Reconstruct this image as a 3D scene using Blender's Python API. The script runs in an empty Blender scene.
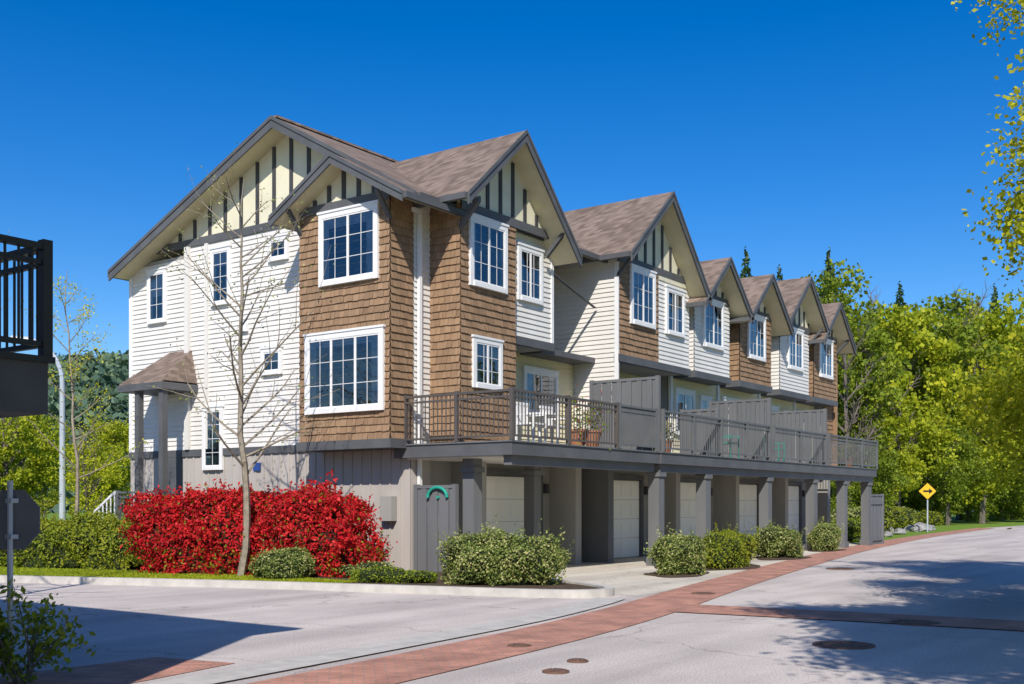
import bpy, math, random
import numpy as np
from mathutils import Vector, Matrix
random.seed(7); rng=np.random.default_rng(7)
scene=bpy.context.scene
scene.view_settings.view_transform='Standard'; scene.view_settings.look='None'
scene.view_settings.exposure=0; scene.view_settings.gamma=1

# ---------------------------------------------------------------- materials
def nodes_of(m):
    m.use_nodes=True; nt=m.node_tree; return nt,nt.nodes,nt.links
def pmat(name,c1,c2=None,scale=3.0,rough=0.8,bump=0.0,bscale=40.0,spec=0.3,metal=0.0,island=0.0,streak=False):
    m=bpy.data.materials.new(name); nt,N,L=nodes_of(m)
    b=N['Principled BSDF']; b.inputs['Roughness'].default_value=rough
    b.inputs['Specular IOR Level'].default_value=spec; b.inputs['Metallic'].default_value=metal
    if c2 is None: c2=tuple(min(1,x*0.82) for x in c1)
    tc=N.new('ShaderNodeTexCoord'); nz=N.new('ShaderNodeTexNoise'); nz.inputs['Scale'].default_value=scale
    nz.inputs['Detail'].default_value=6
    mp=N.new('ShaderNodeMapping')
    if streak: mp.inputs['Scale'].default_value=(1,1,0.15)
    L.new(tc.outputs['Object'],mp.inputs[0]); L.new(mp.outputs[0],nz.inputs['Vector'])
    rp=N.new('ShaderNodeMapRange'); rp.inputs['From Min'].default_value=0.3; rp.inputs['From Max'].default_value=0.7
    L.new(nz.outputs['Fac'],rp.inputs['Value'])
    mx=N.new('ShaderNodeMix'); mx.data_type='RGBA'
    mx.inputs['A'].default_value=(*c1,1); mx.inputs['B'].default_value=(*c2,1)
    if island>0:
        g=N.new('ShaderNodeNewGeometry'); ma=N.new('ShaderNodeMath'); ma.operation='MULTIPLY'; ma.inputs[1].default_value=island
        L.new(g.outputs['Random Per Island'],ma.inputs[0])
        m2=N.new('ShaderNodeMath'); m2.operation='MULTIPLY'; m2.inputs[1].default_value=1-island
        L.new(rp.outputs[0],m2.inputs[0]); ad=N.new('ShaderNodeMath'); ad.operation='ADD'
        L.new(ma.outputs[0],ad.inputs[0]); L.new(m2.outputs[0],ad.inputs[1]); L.new(ad.outputs[0],mx.inputs['Factor'])
    else: L.new(rp.outputs[0],mx.inputs['Factor'])
    L.new(mx.outputs['Result'],b.inputs['Base Color'])
    if bump>0:
        n2=N.new('ShaderNodeTexNoise'); n2.inputs['Scale'].default_value=bscale; n2.inputs['Detail'].default_value=4
        L.new(tc.outputs['Object'],n2.inputs['Vector'])
        bp=N.new('ShaderNodeBump'); bp.inputs['Strength'].default_value=bump; bp.inputs['Distance'].default_value=0.02
        L.new(n2.outputs['Fac'],bp.inputs['Height']); L.new(bp.outputs[0],b.inputs['Normal'])
    return m
M={}
M['siding']=pmat('siding_white',(0.79,0.755,0.70),(0.675,0.645,0.595),1.2,0.6,0.15,60,streak=True)
M['sidegrey']=pmat('siding_cream',(0.80,0.72,0.49),(0.70,0.62,0.41),1.2,0.6)
M['shingle']=pmat('cedar_shingle',(0.38,0.24,0.14),(0.22,0.138,0.08),2.5,0.85,0.3,50,island=0.6)
M['shback']=pmat('shingle_backing',(0.07,0.047,0.03))
M['cream']=pmat('cream_panel',(0.78,0.73,0.54),(0.69,0.64,0.47),2,0.7)
M['soffit']=pmat('soffit_cream',(0.74,0.66,0.43),(0.65,0.58,0.37),3,0.7)
M['decksoffit']=pmat('deck_soffit_bounce',(0.84,0.81,0.74),(0.76,0.73,0.66),3,0.7)  # whitened to bounce extra light onto the shaded garage doors
M['trim']=pmat('trim_grey',(0.12,0.122,0.127),(0.088,0.09,0.095),2,0.6)
M['batten']=pmat('batten_dark',(0.075,0.075,0.08),(0.05,0.05,0.055),2,0.6)
M['white']=pmat('white_trim',(0.84,0.83,0.81),(0.77,0.76,0.74),3,0.5)
M['muntin']=pmat('muntin_white',(0.70,0.70,0.70),(0.62,0.62,0.62),3,0.5)
M['taupe']=pmat('taupe_boards',(0.50,0.45,0.405),(0.42,0.38,0.34),1.5,0.7,streak=True)
M['gwall']=pmat('garage_wall_grey',(0.38,0.365,0.335),(0.30,0.29,0.265),1.5,0.75,streak=True)
M['column']=pmat('column_grey',(0.17,0.172,0.176),(0.13,0.132,0.135),2,0.65,streak=True)
M['garage']=pmat('garage_door_cream',(0.95,0.93,0.86),(0.92,0.90,0.83),1,0.5)
M['rail']=pmat('rail_grey',(0.15,0.153,0.155),(0.12,0.123,0.125),2,0.5)
M['railb']=pmat('rail_dark_grey',(0.115,0.098,0.088),(0.085,0.075,0.07),2,0.5)
M['railk']=pmat('rail_black',(0.03,0.028,0.028),(0.02,0.02,0.02),2,0.4)
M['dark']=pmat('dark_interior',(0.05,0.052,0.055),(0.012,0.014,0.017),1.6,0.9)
M['curtain']=pmat('curtain',(0.62,0.62,0.60),(0.42,0.43,0.44),6,0.9)
M['bark']=pmat('bark',(0.20,0.17,0.135),(0.10,0.085,0.07),8,0.9,0.6,30)
M['barkl']=pmat('bark_young',(0.34,0.29,0.22),(0.20,0.165,0.12),8,0.9,0.4,30)
M['soil']=pmat('mulch',(0.12,0.08,0.05),(0.05,0.035,0.022),12,0.95,1.0,30)
M['kerb']=pmat('kerb_concrete',(0.58,0.54,0.49),(0.43,0.405,0.37),4,0.85,0.3,50)
M['metal']=pmat('galvanised',(0.50,0.54,0.58),(0.42,0.46,0.50),5,0.45,spec=0.5,metal=0.1)
M['rock']=pmat('rock',(0.38,0.37,0.35),(0.22,0.21,0.20),3,0.9,0.8,10)
M['iron']=pmat('cast_iron',(0.24,0.13,0.09),(0.13,0.08,0.06),12,0.7,0.8,60)
M['teal']=pmat('teal_plastic',(0.03,0.38,0.28),(0.02,0.30,0.22),2,0.4)
M['yellow']=pmat('sign_yellow',(0.85,0.50,0.02),(0.80,0.46,0.02),2,0.5)
M['black']=pmat('sign_black',(0.015,0.015,0.015),None,2,0.5)
M['blue']=pmat('number_sign_blue',(0.03,0.08,0.30),None,2,0.5)
M['signback']=pmat('sign_back_aluminium',(0.24,0.25,0.26),(0.18,0.19,0.20),3,0.45,metal=0.3)
M['terracotta']=pmat('terracotta',(0.40,0.17,0.09),None,4,0.8)
M['lawn']=pmat('lawn',(0.20,0.30,0.03),(0.11,0.20,0.02),6,0.95,1.0,60)

def glassmat():
    m=bpy.data.materials.new('window_glass'); nt,N,L=nodes_of(m); N.remove(N['Principled BSDF'])
    o=N['Material Output']; mix=N.new('ShaderNodeMixShader'); t=N.new('ShaderNodeBsdfTransparent'); g=N.new('ShaderNodeBsdfGlossy')
    t.inputs[0].default_value=(0.66,0.71,0.76,1); g.inputs['Roughness'].default_value=0.02; g.inputs[0].default_value=(0.9,0.95,1,1)
    f=N.new('ShaderNodeFresnel'); f.inputs[0].default_value=1.5
    a=N.new('ShaderNodeMath'); a.operation='MULTIPLY_ADD'; a.inputs[1].default_value=1.6; a.inputs[2].default_value=0.06; a.use_clamp=True
    nz=N.new('ShaderNodeTexNoise'); nz.inputs['Scale'].default_value=1.3; bp=N.new('ShaderNodeBump'); bp.inputs['Strength'].default_value=0.3; bp.inputs['Distance'].default_value=0.06
    tc=N.new('ShaderNodeTexCoord'); L.new(tc.outputs['Object'],nz.inputs['Vector']); L.new(nz.outputs['Fac'],bp.inputs['Height']); L.new(bp.outputs[0],g.inputs['Normal'])
    L.new(f.outputs[0],a.inputs[0]); L.new(a.outputs[0],mix.inputs[0]); L.new(t.outputs[0],mix.inputs[1]); L.new(g.outputs[0],mix.inputs[2]); L.new(mix.outputs[0],o.inputs[0])
    return m
M['glass']=glassmat()

def roofmat():
    m=bpy.data.materials.new('asphalt_shingles'); nt,N,L=nodes_of(m); b=N['Principled BSDF']; b.inputs['Roughness'].default_value=0.95
    b.inputs['Specular IOR Level'].default_value=0.1
    tc=N.new('ShaderNodeTexCoord'); sp=N.new('ShaderNodeSeparateXYZ'); L.new(tc.outputs['Object'],sp.inputs[0])
    mz=N.new('ShaderNodeMath'); mz.operation='MULTIPLY'; mz.inputs[1].default_value=11.0; L.new(sp.outputs[2],mz.inputs[0])
    fl=N.new('ShaderNodeMath'); fl.operation='FLOOR'; L.new(mz.outputs[0],fl.inputs[0])
    fr=N.new('ShaderNodeMath'); fr.operation='FRACT'; L.new(mz.outputs[0],fr.inputs[0])
    sm=N.new('ShaderNodeMath'); sm.operation='ADD'; L.new(sp.outputs[0],sm.inputs[0]); L.new(sp.outputs[1],sm.inputs[1])
    m5=N.new('ShaderNodeMath'); m5.operation='MULTIPLY_ADD'; m5.inputs[1].default_value=5.5; L.new(sm.outputs[0],m5.inputs[0])
    f7=N.new('ShaderNodeMath'); f7.operation='MULTIPLY'; f7.inputs[1].default_value=0.37; L.new(fl.outputs[0],f7.inputs[0]); L.new(f7.outputs[0],m5.inputs[2])
    f5=N.new('ShaderNodeMath'); f5.operation='FLOOR'; L.new(m5.outputs[0],f5.inputs[0])
    cb=N.new('ShaderNodeCombineXYZ'); L.new(f5.outputs[0],cb.inputs[0]); L.new(fl.outputs[0],cb.inputs[1])
    wn=N.new('ShaderNodeTexWhiteNoise'); L.new(cb.outputs[0],wn.inputs['Vector'])
    nz=N.new('ShaderNodeTexNoise'); nz.inputs['Scale'].default_value=1.1; nz.inputs['Detail'].default_value=8; L.new(tc.outputs['Object'],nz.inputs['Vector'])
    av=N.new('ShaderNodeMath'); av.operation='MULTIPLY_ADD'; av.inputs[1].default_value=0.55; L.new(wn.outputs[0],av.inputs[0])
    a2=N.new('ShaderNodeMath'); a2.operation='MULTIPLY'; a2.inputs[1].default_value=0.5; L.new(nz.outputs['Fac'],a2.inputs[0]); L.new(a2.outputs[0],av.inputs[2])
    r=N.new('ShaderNodeValToRGB'); r.color_ramp.elements[0].color=(0.095,0.07,0.055,1); r.color_ramp.elements[1].color=(0.31,0.235,0.19,1)
    L.new(av.outputs[0],r.inputs[0])
    L.new(r.outputs[0],b.inputs['Base Color'])
    bp=N.new('ShaderNodeBump'); bp.inputs['Strength'].default_value=0.8; bp.inputs['Distance'].default_value=0.03; bp.invert=True
    L.new(fr.outputs[0],bp.inputs['Height']); L.new(bp.outputs[0],b.inputs['Normal'])
    return m
M['roof']=roofmat()

def brickmat():
    m=bpy.data.materials.new('brick_pavers'); nt,N,L=nodes_of(m); b=N['Principled BSDF']; b.inputs['Roughness'].default_value=0.9
    tc=N.new('ShaderNodeTexCoord'); br=N.new('ShaderNodeTexBrick'); br.inputs['Scale'].default_value=1
    br.inputs['Brick Width'].default_value=0.21; br.inputs['Row Height'].default_value=0.105; br.inputs['Mortar Size'].default_value=0.007
    br.inputs['Color1'].default_value=(0.56,0.26,0.18,1); br.inputs['Color2'].default_value=(0.42,0.20,0.14,1); br.inputs['Mortar'].default_value=(0.30,0.22,0.17,1)
    mp=N.new('ShaderNodeMapping'); mp.inputs['Rotation'].default_value=(0,0,0.8); L.new(tc.outputs['Object'],mp.inputs[0]); L.new(mp.outputs[0],br.inputs['Vector'])
    nz=N.new('ShaderNodeTexNoise'); nz.inputs['Scale'].default_value=2.2; nz.inputs['Detail'].default_value=7; L.new(tc.outputs['Object'],nz.inputs['Vector'])
    mx=N.new('ShaderNodeMix'); mx.data_type='RGBA'; mx.blend_type='MULTIPLY'; mx.inputs['Factor'].default_value=0.8
    rp=N.new('ShaderNodeValToRGB'); rp.color_ramp.elements[0].position=0.3; rp.color_ramp.elements[0].color=(0.62,0.62,0.62,1); rp.color_ramp.elements[1].position=0.65; rp.color_ramp.elements[1].color=(1.15,1.12,1.1,1)
    L.new(nz.outputs['Fac'],rp.inputs[0]); L.new(br.outputs['Color'],mx.inputs['A']); L.new(rp.outputs[0],mx.inputs['B']); L.new(mx.outputs['Result'],b.inputs['Base Color'])
    bp=N.new('ShaderNodeBump'); bp.inputs['Strength'].default_value=0.5; bp.inputs['Distance'].default_value=0.01; bp.invert=True
    L.new(br.outputs['Fac'],bp.inputs['Height']); L.new(bp.outputs[0],b.inputs['Normal'])
    return m
M['brick']=brickmat()

def streetmat(name,ca,cb_):
    m=bpy.data.materials.new(name); nt,N,L=nodes_of(m); b=N['Principled BSDF']; b.inputs['Roughness'].default_value=0.9; b.inputs['Specular IOR Level'].default_value=0.15
    tc=N.new('ShaderNodeTexCoord')
    n1=N.new('ShaderNodeTexNoise'); n1.inputs['Scale'].default_value=0.5; n1.inputs['Detail'].default_value=9; n1.inputs['Roughness'].default_value=0.65
    n2=N.new('ShaderNodeTexNoise'); n2.inputs['Scale'].default_value=45; n2.inputs['Detail'].default_value=3
    L.new(tc.outputs['Object'],n1.inputs['Vector']); L.new(tc.outputs['Object'],n2.inputs['Vector'])
    r=N.new('ShaderNodeValToRGB'); r.color_ramp.elements[0].position=0.3; r.color_ramp.elements[0].color=(*cb_,1); r.color_ramp.elements[1].position=0.68; r.color_ramp.elements[1].color=(*ca,1)
    L.new(n1.outputs['Fac'],r.inputs[0])
    r2=N.new('ShaderNodeValToRGB'); r2.color_ramp.elements[0].position=0.25; r2.color_ramp.elements[0].color=(0.62,0.62,0.62,1); r2.color_ramp.elements[1].position=0.6; r2.color_ramp.elements[1].color=(1.07,1.07,1.07,1)
    L.new(n2.outputs['Fac'],r2.inputs[0])
    mx=N.new('ShaderNodeMix'); mx.data_type='RGBA'; mx.blend_type='MULTIPLY'; mx.inputs['Factor'].default_value=1
    L.new(r.outputs[0],mx.inputs['A']); L.new(r2.outputs[0],mx.inputs['B'])
    v=N.new('ShaderNodeTexVoronoi'); v.feature='DISTANCE_TO_EDGE'; v.inputs['Scale'].default_value=0.22
    nw=N.new('ShaderNodeTexNoise'); nw.inputs['Scale'].default_value=1.5; nw.inputs['Detail'].default_value=5; L.new(tc.outputs['Object'],nw.inputs['Vector'])
    ad=N.new('ShaderNodeVectorMath'); ad.operation='ADD'; L.new(tc.outputs['Object'],ad.inputs[0]); L.new(nw.outputs['Color'],ad.inputs[1]); L.new(ad.outputs[0],v.inputs['Vector'])
    rc=N.new('ShaderNodeValToRGB'); rc.color_ramp.elements[0].color=(0.5,0.48,0.45,1); rc.color_ramp.elements[1].position=0.006; rc.color_ramp.elements[1].color=(1,1,1,1)
    L.new(v.outputs['Distance'],rc.inputs[0])
    m3=N.new('ShaderNodeMix'); m3.data_type='RGBA'; m3.blend_type='MULTIPLY'; m3.inputs['Factor'].default_value=0.6
    L.new(mx.outputs['Result'],m3.inputs['A']); L.new(rc.outputs[0],m3.inputs['B'])
    mp=N.new('ShaderNodeMapping'); mp.inputs['Scale'].default_value=(.12,1.1,1); mp.inputs['Rotation'].default_value=(0,0,-.12); L.new(tc.outputs['Object'],mp.inputs[0])
    n3=N.new('ShaderNodeTexNoise'); n3.inputs['Scale'].default_value=0.9; n3.inputs['Detail'].default_value=4; L.new(mp.outputs[0],n3.inputs['Vector'])
    r3=N.new('ShaderNodeValToRGB'); r3.color_ramp.elements[0].position=.35; r3.color_ramp.elements[0].color=(.80,.79,.79,1); r3.color_ramp.elements[1].position=.6; r3.color_ramp.elements[1].color=(1.05,1.04,1.02,1); L.new(n3.outputs['Fac'],r3.inputs[0])
    m4=N.new('ShaderNodeMix'); m4.data_type='RGBA'; m4.blend_type='MULTIPLY'; m4.inputs['Factor'].default_value=1
    L.new(m3.outputs['Result'],m4.inputs['A']); L.new(r3.outputs[0],m4.inputs['B'])
    n5=N.new('ShaderNodeTexNoise'); n5.inputs['Scale'].default_value=2.6; n5.inputs['Detail'].default_value=2; L.new(tc.outputs['Object'],n5.inputs['Vector'])
    r5=N.new('ShaderNodeValToRGB'); r5.color_ramp.elements[0].position=.69; r5.color_ramp.elements[0].color=(1,1,1,1); r5.color_ramp.elements[1].position=.78; r5.color_ramp.elements[1].color=(.66,.64,.62,1); L.new(n5.outputs['Fac'],r5.inputs[0])
    m6=N.new('ShaderNodeMix'); m6.data_type='RGBA'; m6.blend_type='MULTIPLY'; m6.inputs['Factor'].default_value=1
    L.new(m4.outputs['Result'],m6.inputs['A']); L.new(r5.outputs[0],m6.inputs['B']); L.new(m6.outputs['Result'],b.inputs['Base Color'])
    bp=N.new('ShaderNodeBump'); bp.inputs['Strength'].default_value=0.3; bp.inputs['Distance'].default_value=0.01
    L.new(n2.outputs['Fac'],bp.inputs['Height']); L.new(bp.outputs[0],b.inputs['Normal'])
    return m
M['street']=streetmat('street_concrete',(0.64,0.575,0.53),(0.52,0.465,0.43))
M['drive']=streetmat('driveway_concrete',(0.68,0.62,0.52),(0.56,0.51,0.43))

def leafmat(name,ca,cb_,cc,nscale=1.0,trans=0.3):
    m=bpy.data.materials.new(name); nt,N,L=nodes_of(m); b=N['Principled BSDF']; b.inputs['Roughness'].default_value=0.55; b.inputs['Specular IOR Level'].default_value=0.25
    o=N['Material Output']; g=N.new('ShaderNodeNewGeometry'); tc=N.new('ShaderNodeTexCoord'); nz=N.new('ShaderNodeTexNoise'); nz.inputs['Scale'].default_value=nscale
    L.new(tc.outputs['Object'],nz.inputs['Vector'])
    a=N.new('ShaderNodeMath'); a.operation='MULTIPLY_ADD'; a.inputs[1].default_value=0.55; L.new(g.outputs['Random Per Island'],a.inputs[0])
    a2=N.new('ShaderNodeMath'); a2.operation='MULTIPLY'; a2.inputs[1].default_value=0.45; L.new(nz.outputs['Fac'],a2.inputs[0]); L.new(a2.outputs[0],a.inputs[2])
    r=N.new('ShaderNodeValToRGB'); r.color_ramp.elements[0].position=0.1; r.color_ramp.elements[0].color=(*ca,1); r.color_ramp.elements[1].position=0.85; r.color_ramp.elements[1].color=(*cc,1)
    e=r.color_ramp.elements.new(0.5); e.color=(*cb_,1); L.new(a.outputs[0],r.inputs[0]); L.new(r.outputs[0],b.inputs['Base Color'])
    t=N.new('ShaderNodeBsdfTranslucent'); L.new(r.outputs[0],t.inputs[0]); mx=N.new('ShaderNodeMixShader'); mx.inputs[0].default_value=trans
    L.new(b.outputs[0],mx.inputs[1]); L.new(t.outputs[0],mx.inputs[2]); L.new(mx.outputs[0],o.inputs[0])
    return m
M['leafY']=leafmat('leaf_spring_yellow',(0.26,0.31,0.012),(0.50,0.53,0.02),(0.78,0.72,0.05),0.6,0.45)
M['leafG']=leafmat('leaf_green',(0.09,0.14,0.015),(0.20,0.27,0.02),(0.38,0.43,0.035),0.25,0.38)
M['leafL']=leafmat('leaf_light_green',(0.19,0.25,0.015),(0.36,0.42,0.02),(0.58,0.57,0.035),0.25,0.42)
M['leafD']=leafmat('leaf_conifer',(0.02,0.05,0.018),(0.04,0.085,0.028),(0.09,0.15,0.04),0.3,0.15)
M['leafF']=leafmat('leaf_hazed_forest',(0.05,0.10,0.075),(0.09,0.15,0.09),(0.17,0.23,0.10),0.03,0.1)  # distance haze mixed into the leaf colours: paler, bluish green
M['leafR']=leafmat('leaf_photinia_red',(0.15,0.02,0.012),(0.56,0.010,0.020),(0.86,0.05,0.04),1.4,0.3)
M['leafV']=leafmat('leaf_shrub_variegated',(0.06,0.11,0.02),(0.20,0.26,0.05),(0.66,0.60,0.26),2.0,0.25)
M['leafH']=leafmat('leaf_hedge',(0.12,0.18,0.012),(0.25,0.30,0.02),(0.48,0.45,0.04),0.8,0.35)
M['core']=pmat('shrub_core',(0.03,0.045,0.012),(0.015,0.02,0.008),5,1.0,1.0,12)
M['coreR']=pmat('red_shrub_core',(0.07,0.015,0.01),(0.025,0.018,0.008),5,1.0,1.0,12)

# ---------------------------------------------------------------- mesh helpers
def link(o): scene.collection.objects.link(o); return o
def mk(name,verts,faces,mat,parent=None):
    me=bpy.data.meshes.new(name); me.from_pydata([tuple(v) for v in verts],[],faces); me.update()
    if mat: me.materials.append(mat)
    o=bpy.data.objects.new(name,me); link(o)
    if parent: o.parent=parent
    return o
def empty(name,loc=(0,0,0)):
    e=bpy.data.objects.new(name,None); e.empty_display_size=0.3; e.location=loc; link(e); return e
class Bld:
    def __init__(s,name,loc=(0,0,0)): s.e=empty(name,loc); s.d={}
    def add(s,part,mat,vs,fs):
        k=(part,mat); V,F=s.d.setdefault(k,([],[])); n=len(V); V.extend(vs); F.extend([tuple(i+n for i in f) for f in fs])
    def box(s,part,mat,x0,x1,y0,y1,z0,z1):
        v=[(x,y,z) for z in (z0,z1) for (x,y) in ((x0,y0),(x1,y0),(x1,y1),(x0,y1))]
        s.add(part,mat,v,[(0,3,2,1),(4,5,6,7),(0,1,5,4),(1,2,6,5),(2,3,7,6),(3,0,4,7)])
    def hexa(s,part,mat,a,b):
        s.add(part,mat,list(a)+list(b),[(0,3,2,1),(4,5,6,7),(0,1,5,4),(1,2,6,5),(2,3,7,6),(3,0,4,7)])
    def cyl(s,part,mat,p,q,r0,r1=None,n=12):
        r1=r0 if r1 is None else r1; p=Vector(p);q=Vector(q); d=(q-p).normalized()
        u=d.orthogonal().normalized(); w=d.cross(u)
        v=[tuple(c+(u*math.cos(t)+w*math.sin(t))*r) for c,r in((p,r0),(q,r1)) for t in [2*math.pi*i/n for i in range(n)]]
        s.add(part,mat,v,[(i,(i+1)%n,n+(i+1)%n,n+i) for i in range(n)]+[tuple(range(n))[::-1],tuple(range(n,2*n))])
    def done(s):
        for (part,mat),(V,F) in s.d.items():
            mk(part,V,F,M[mat],s.e)
        return s.e
class F:
    def __init__(s,ax,c): s.ax=ax; s.c=c
    def P(s,h,n,z): return (s.c-n,h,z) if s.ax=='x' else (h,s.c-n,z)
def fbox(B,f,part,mat,h0,h1,n0,n1,z0,z1):
    a=f.P(h0,n0,z0); b=f.P(h1,n1,z1)
    B.box(part,mat,min(a[0],b[0]),max(a[0],b[0]),min(a[1],b[1]),max(a[1],b[1]),z0,z1)
def siding(B,f,h0,h1,z0,z1,mat='siding',c=0.125):
    n=max(1,round((z1-z0)/c)); c=(z1-z0)/n; vs=[];fs=[]
    for i in range(n):
        z=z0+i*c; k=len(vs)
        vs+=[f.P(h0,.006,z),f.P(h1,.006,z),f.P(h0,.030,z),f.P(h1,.030,z),f.P(h0,.006,z+c),f.P(h1,.006,z+c)]
        fs+=[(k,k+1,k+3,k+2),(k+2,k+3,k+5,k+4)]
    B.add('siding',mat,vs,fs)
def shingles(B,f,h0,h1,z0,z1,c=0.165):
    n=max(1,round((z1-z0)/c)); c=(z1-z0)/n
    fbox(B,f,'shingle_backing','shback',h0,h1,0.0,.005,z0,z1)
    vs=[];fs=[]
    for i in range(n):
        z=z0+i*c; h=h0-random.random()*.1
        while h<h1:
            w=random.uniform(.09,.2); a=max(h,h0); b=min(h+w-.006,h1); h+=w
            if b-a<.02: continue
            o=.034+random.random()*.01; dz=random.uniform(-.008,.008); k=len(vs)
            vs+=[f.P(a,.008,z+dz),f.P(b,.008,z+dz),f.P(a,o,z+dz),f.P(b,o,z+dz),f.P(a,.009,z+c+.01),f.P(b,.009,z+c+.01)]
            fs+=[(k,k+1,k+3,k+2),(k+2,k+3,k+5,k+4)]
    B.add('shingles','shingle',vs,fs)
def battens(B,f,h0,h1,z0,z1,mat,step=.3,w=.045,part='battens'):
    n=max(1,round((h1-h0)/step))
    for i in range(n+1):
        h=h0+(h1-h0)*i/n; fbox(B,f,part,mat,max(h0,h-w/2),min(h1,h+w/2),.0,.022,z0,z1)
def window(B,f,h0,h1,z0,z1,cols=3,rows=3,mull=(0.5,),tw=.10,curt=(.16,.16),blind=0.0):
    g0,g1,y0,y1=h0+tw,h1-tw,z0+tw,z1-tw
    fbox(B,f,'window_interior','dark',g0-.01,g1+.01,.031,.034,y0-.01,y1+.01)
    W=g1-g0
    for s_,cw in ((0,curt[0]),(1,curt[1])):
        if cw<=0: continue
        n=6
        for i in range(n):
            a=g0+W*cw*i/n if s_==0 else g1-W*cw*(i+1)/n
            fbox(B,f,'curtains','curtain',a,a+W*cw/n*.9,.036,.040+.006*(i%2),y0,y1)
    if blind>0:
        k=max(2,int((y1-y0)*blind/.05))
        for i in range(k):
            zz=y1-(i+1)*(y1-y0)*blind/k; fbox(B,f,'blinds','curtain',g0,g1,.046,.050,zz+.008,zz+(y1-y0)*blind/k)
    a=[f.P(g0,.06,y0),f.P(g1,.06,y0),f.P(g1,.06,y1),f.P(g0,.06,y1)]
    B.add('glass_panes','glass',a,[(3,2,1,0) if f.ax=='x' else (0,1,2,3)])
    t=.085
    fbox(B,f,'window_trim','white',h0,g0,.0,t,z0,z1); fbox(B,f,'window_trim','white',g1,h1,.0,t,z0,z1)
    fbox(B,f,'window_trim','white',g0,g1,.0,t,y1,z1); fbox(B,f,'window_trim','white',g0,g1,.0,t+.03,z0,y0)
    fbox(B,f,'window_trim','white',h0-.03,h1+.03,.0,t+.02,z1,z1+.05)
    s=.035
    for (a,b,c,d) in ((g0,g0+s,y0,y1),(g1-s,g1,y0,y1),(g0+s,g1-s,y0,y0+s),(g0+s,g1-s,y1-s,y1)):
        fbox(B,f,'window_sash','white',a,b,.055,.075,c,d)
    for mm in mull:
        hm=g0+W*mm; fbox(B,f,'window_sash','white',hm-.03,hm+.03,.055,.077,y0+s,y1-s)
    for i in range(1,cols):
        hm=g0+W*i/cols
        if any(abs(mm-i/cols)<.02 for mm in mull): continue
        fbox(B,f,'muntins','muntin',hm-.008,hm+.008,.056,.066,y0+s,y1-s)
    for j in range(1,rows):
        zm=y0+(y1-y0)*j/rows; fbox(B,f,'muntins','muntin',g0+s,g1-s,.056,.067,zm-.008,zm+.008)
def gable(B,f,hc,zc,h0,z0,h1,z1,nf,nb,base,wn=0.0,wall=True,wallh=None,bstep=.55,fas=.2,collar=True,roofth=.07):
    sl=(zc-z0)/(hc-h0); sr=(zc-z1)/(h1-hc)
    for (ha,za) in ((h0,z0),(h1,z1)):
        top=[f.P(hc,nf,zc),f.P(ha,nf,za),f.P(ha,nb,za),f.P(hc,nb,zc)]
        dn=lambda ps,d:[(p[0],p[1],p[2]-d) for p in ps]
        B.hexa('roof','roof',top,dn(top,roofth))
        hs=ha+(.03 if ha<hc else -.03); zs=za+(abs(.03*(sl if ha<hc else sr)))
        so=[f.P(hc,nf-.045,zc),f.P(hs,nf-.045,zs),f.P(hs,nb,zs),f.P(hc,nb,zc)]
        B.hexa('soffit','soffit',dn(so,roofth+.004),dn(so,roofth+.10))
        r0=[f.P(hc,nf+.0,zc-.012),f.P(ha,nf+.0,za-.012),f.P(ha,nf+.0,za-fas-.012),f.P(hc,nf+.0,zc-fas-.012)]
        r1=[f.P(hc,nf+.04,zc-.012),f.P(ha,nf+.04,za-.012),f.P(ha,nf+.04,za-fas-.012),f.P(hc,nf+.04,zc-fas-.012)]
        B.hexa('rake_boards','trim',r0,r1)
        r0=[f.P(hc,nf+.04,zc+.015),f.P(ha,nf+.04,za+.015),f.P(ha,nf+.04,za-.075),f.P(hc,nf+.04,zc-.075)]
        r1=[f.P(hc,nf+.065,zc+.015),f.P(ha,nf+.065,za+.015),f.P(ha,nf+.065,za-.075),f.P(hc,nf+.065,zc-.075)]
        B.hexa('rake_boards','trim',r0,r1)
        s=-1 if ha<hc else 1
        fbox(B,f,'gutter','trim',min(ha,ha+s*.1),max(ha,ha+s*.1),nf,nb,za-.15,za-.02)
    if wall:
        a,b=wallh if wallh else (h0+.5,h1-.5)
        under=lambda h: (zc-(hc-h)*sl if h<hc else zc-(h-hc)*sr)-roofth-.1
        pts=[(a,base),(b,base),(b,max(base,under(b))),(hc,under(hc)),(a,max(base,under(a)))]
        A=[f.P(h,wn,z) for h,z in pts]; C=[f.P(h,wn-.1,z) for h,z in pts]
        B.add('gable_panel','cream',A+C,[(0,1,2,3,4),(9,8,7,6,5)]+[(i,(i+1)%5,5+(i+1)%5,5+i) for i in range(5)])
        n=max(2,round((b-a)/bstep))
        for i in range(n+1):
            h=a+(b-a)*i/n
            l,r=max(a,h-.055),min(b,h+.055); tz=min(under(l),under(r))
            if tz>base+.12: fbox(B,f,'gable_battens','batten',l,r,wn,wn+.03,base,tz)
        if collar: fbox(B,f,'gable_band','trim',a,b,wn,wn+.05,base-.1,base+.1)
        for h in (a,b):
            p=[f.P(h-.05,wn,base-.55),f.P(h+.05,wn,base-.55),f.P(h+.05,wn,base-.43),f.P(h-.05,wn,base-.43)]
            q=[f.P(h-.05,nf-.06,base-.02),f.P(h+.05,nf-.06,base-.02),f.P(h+.05,nf-.06,base+.10),f.P(h-.05,nf-.06,base+.10)]
            if under(h)>base-.1: B.hexa('brackets','trim',p,q)
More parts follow.
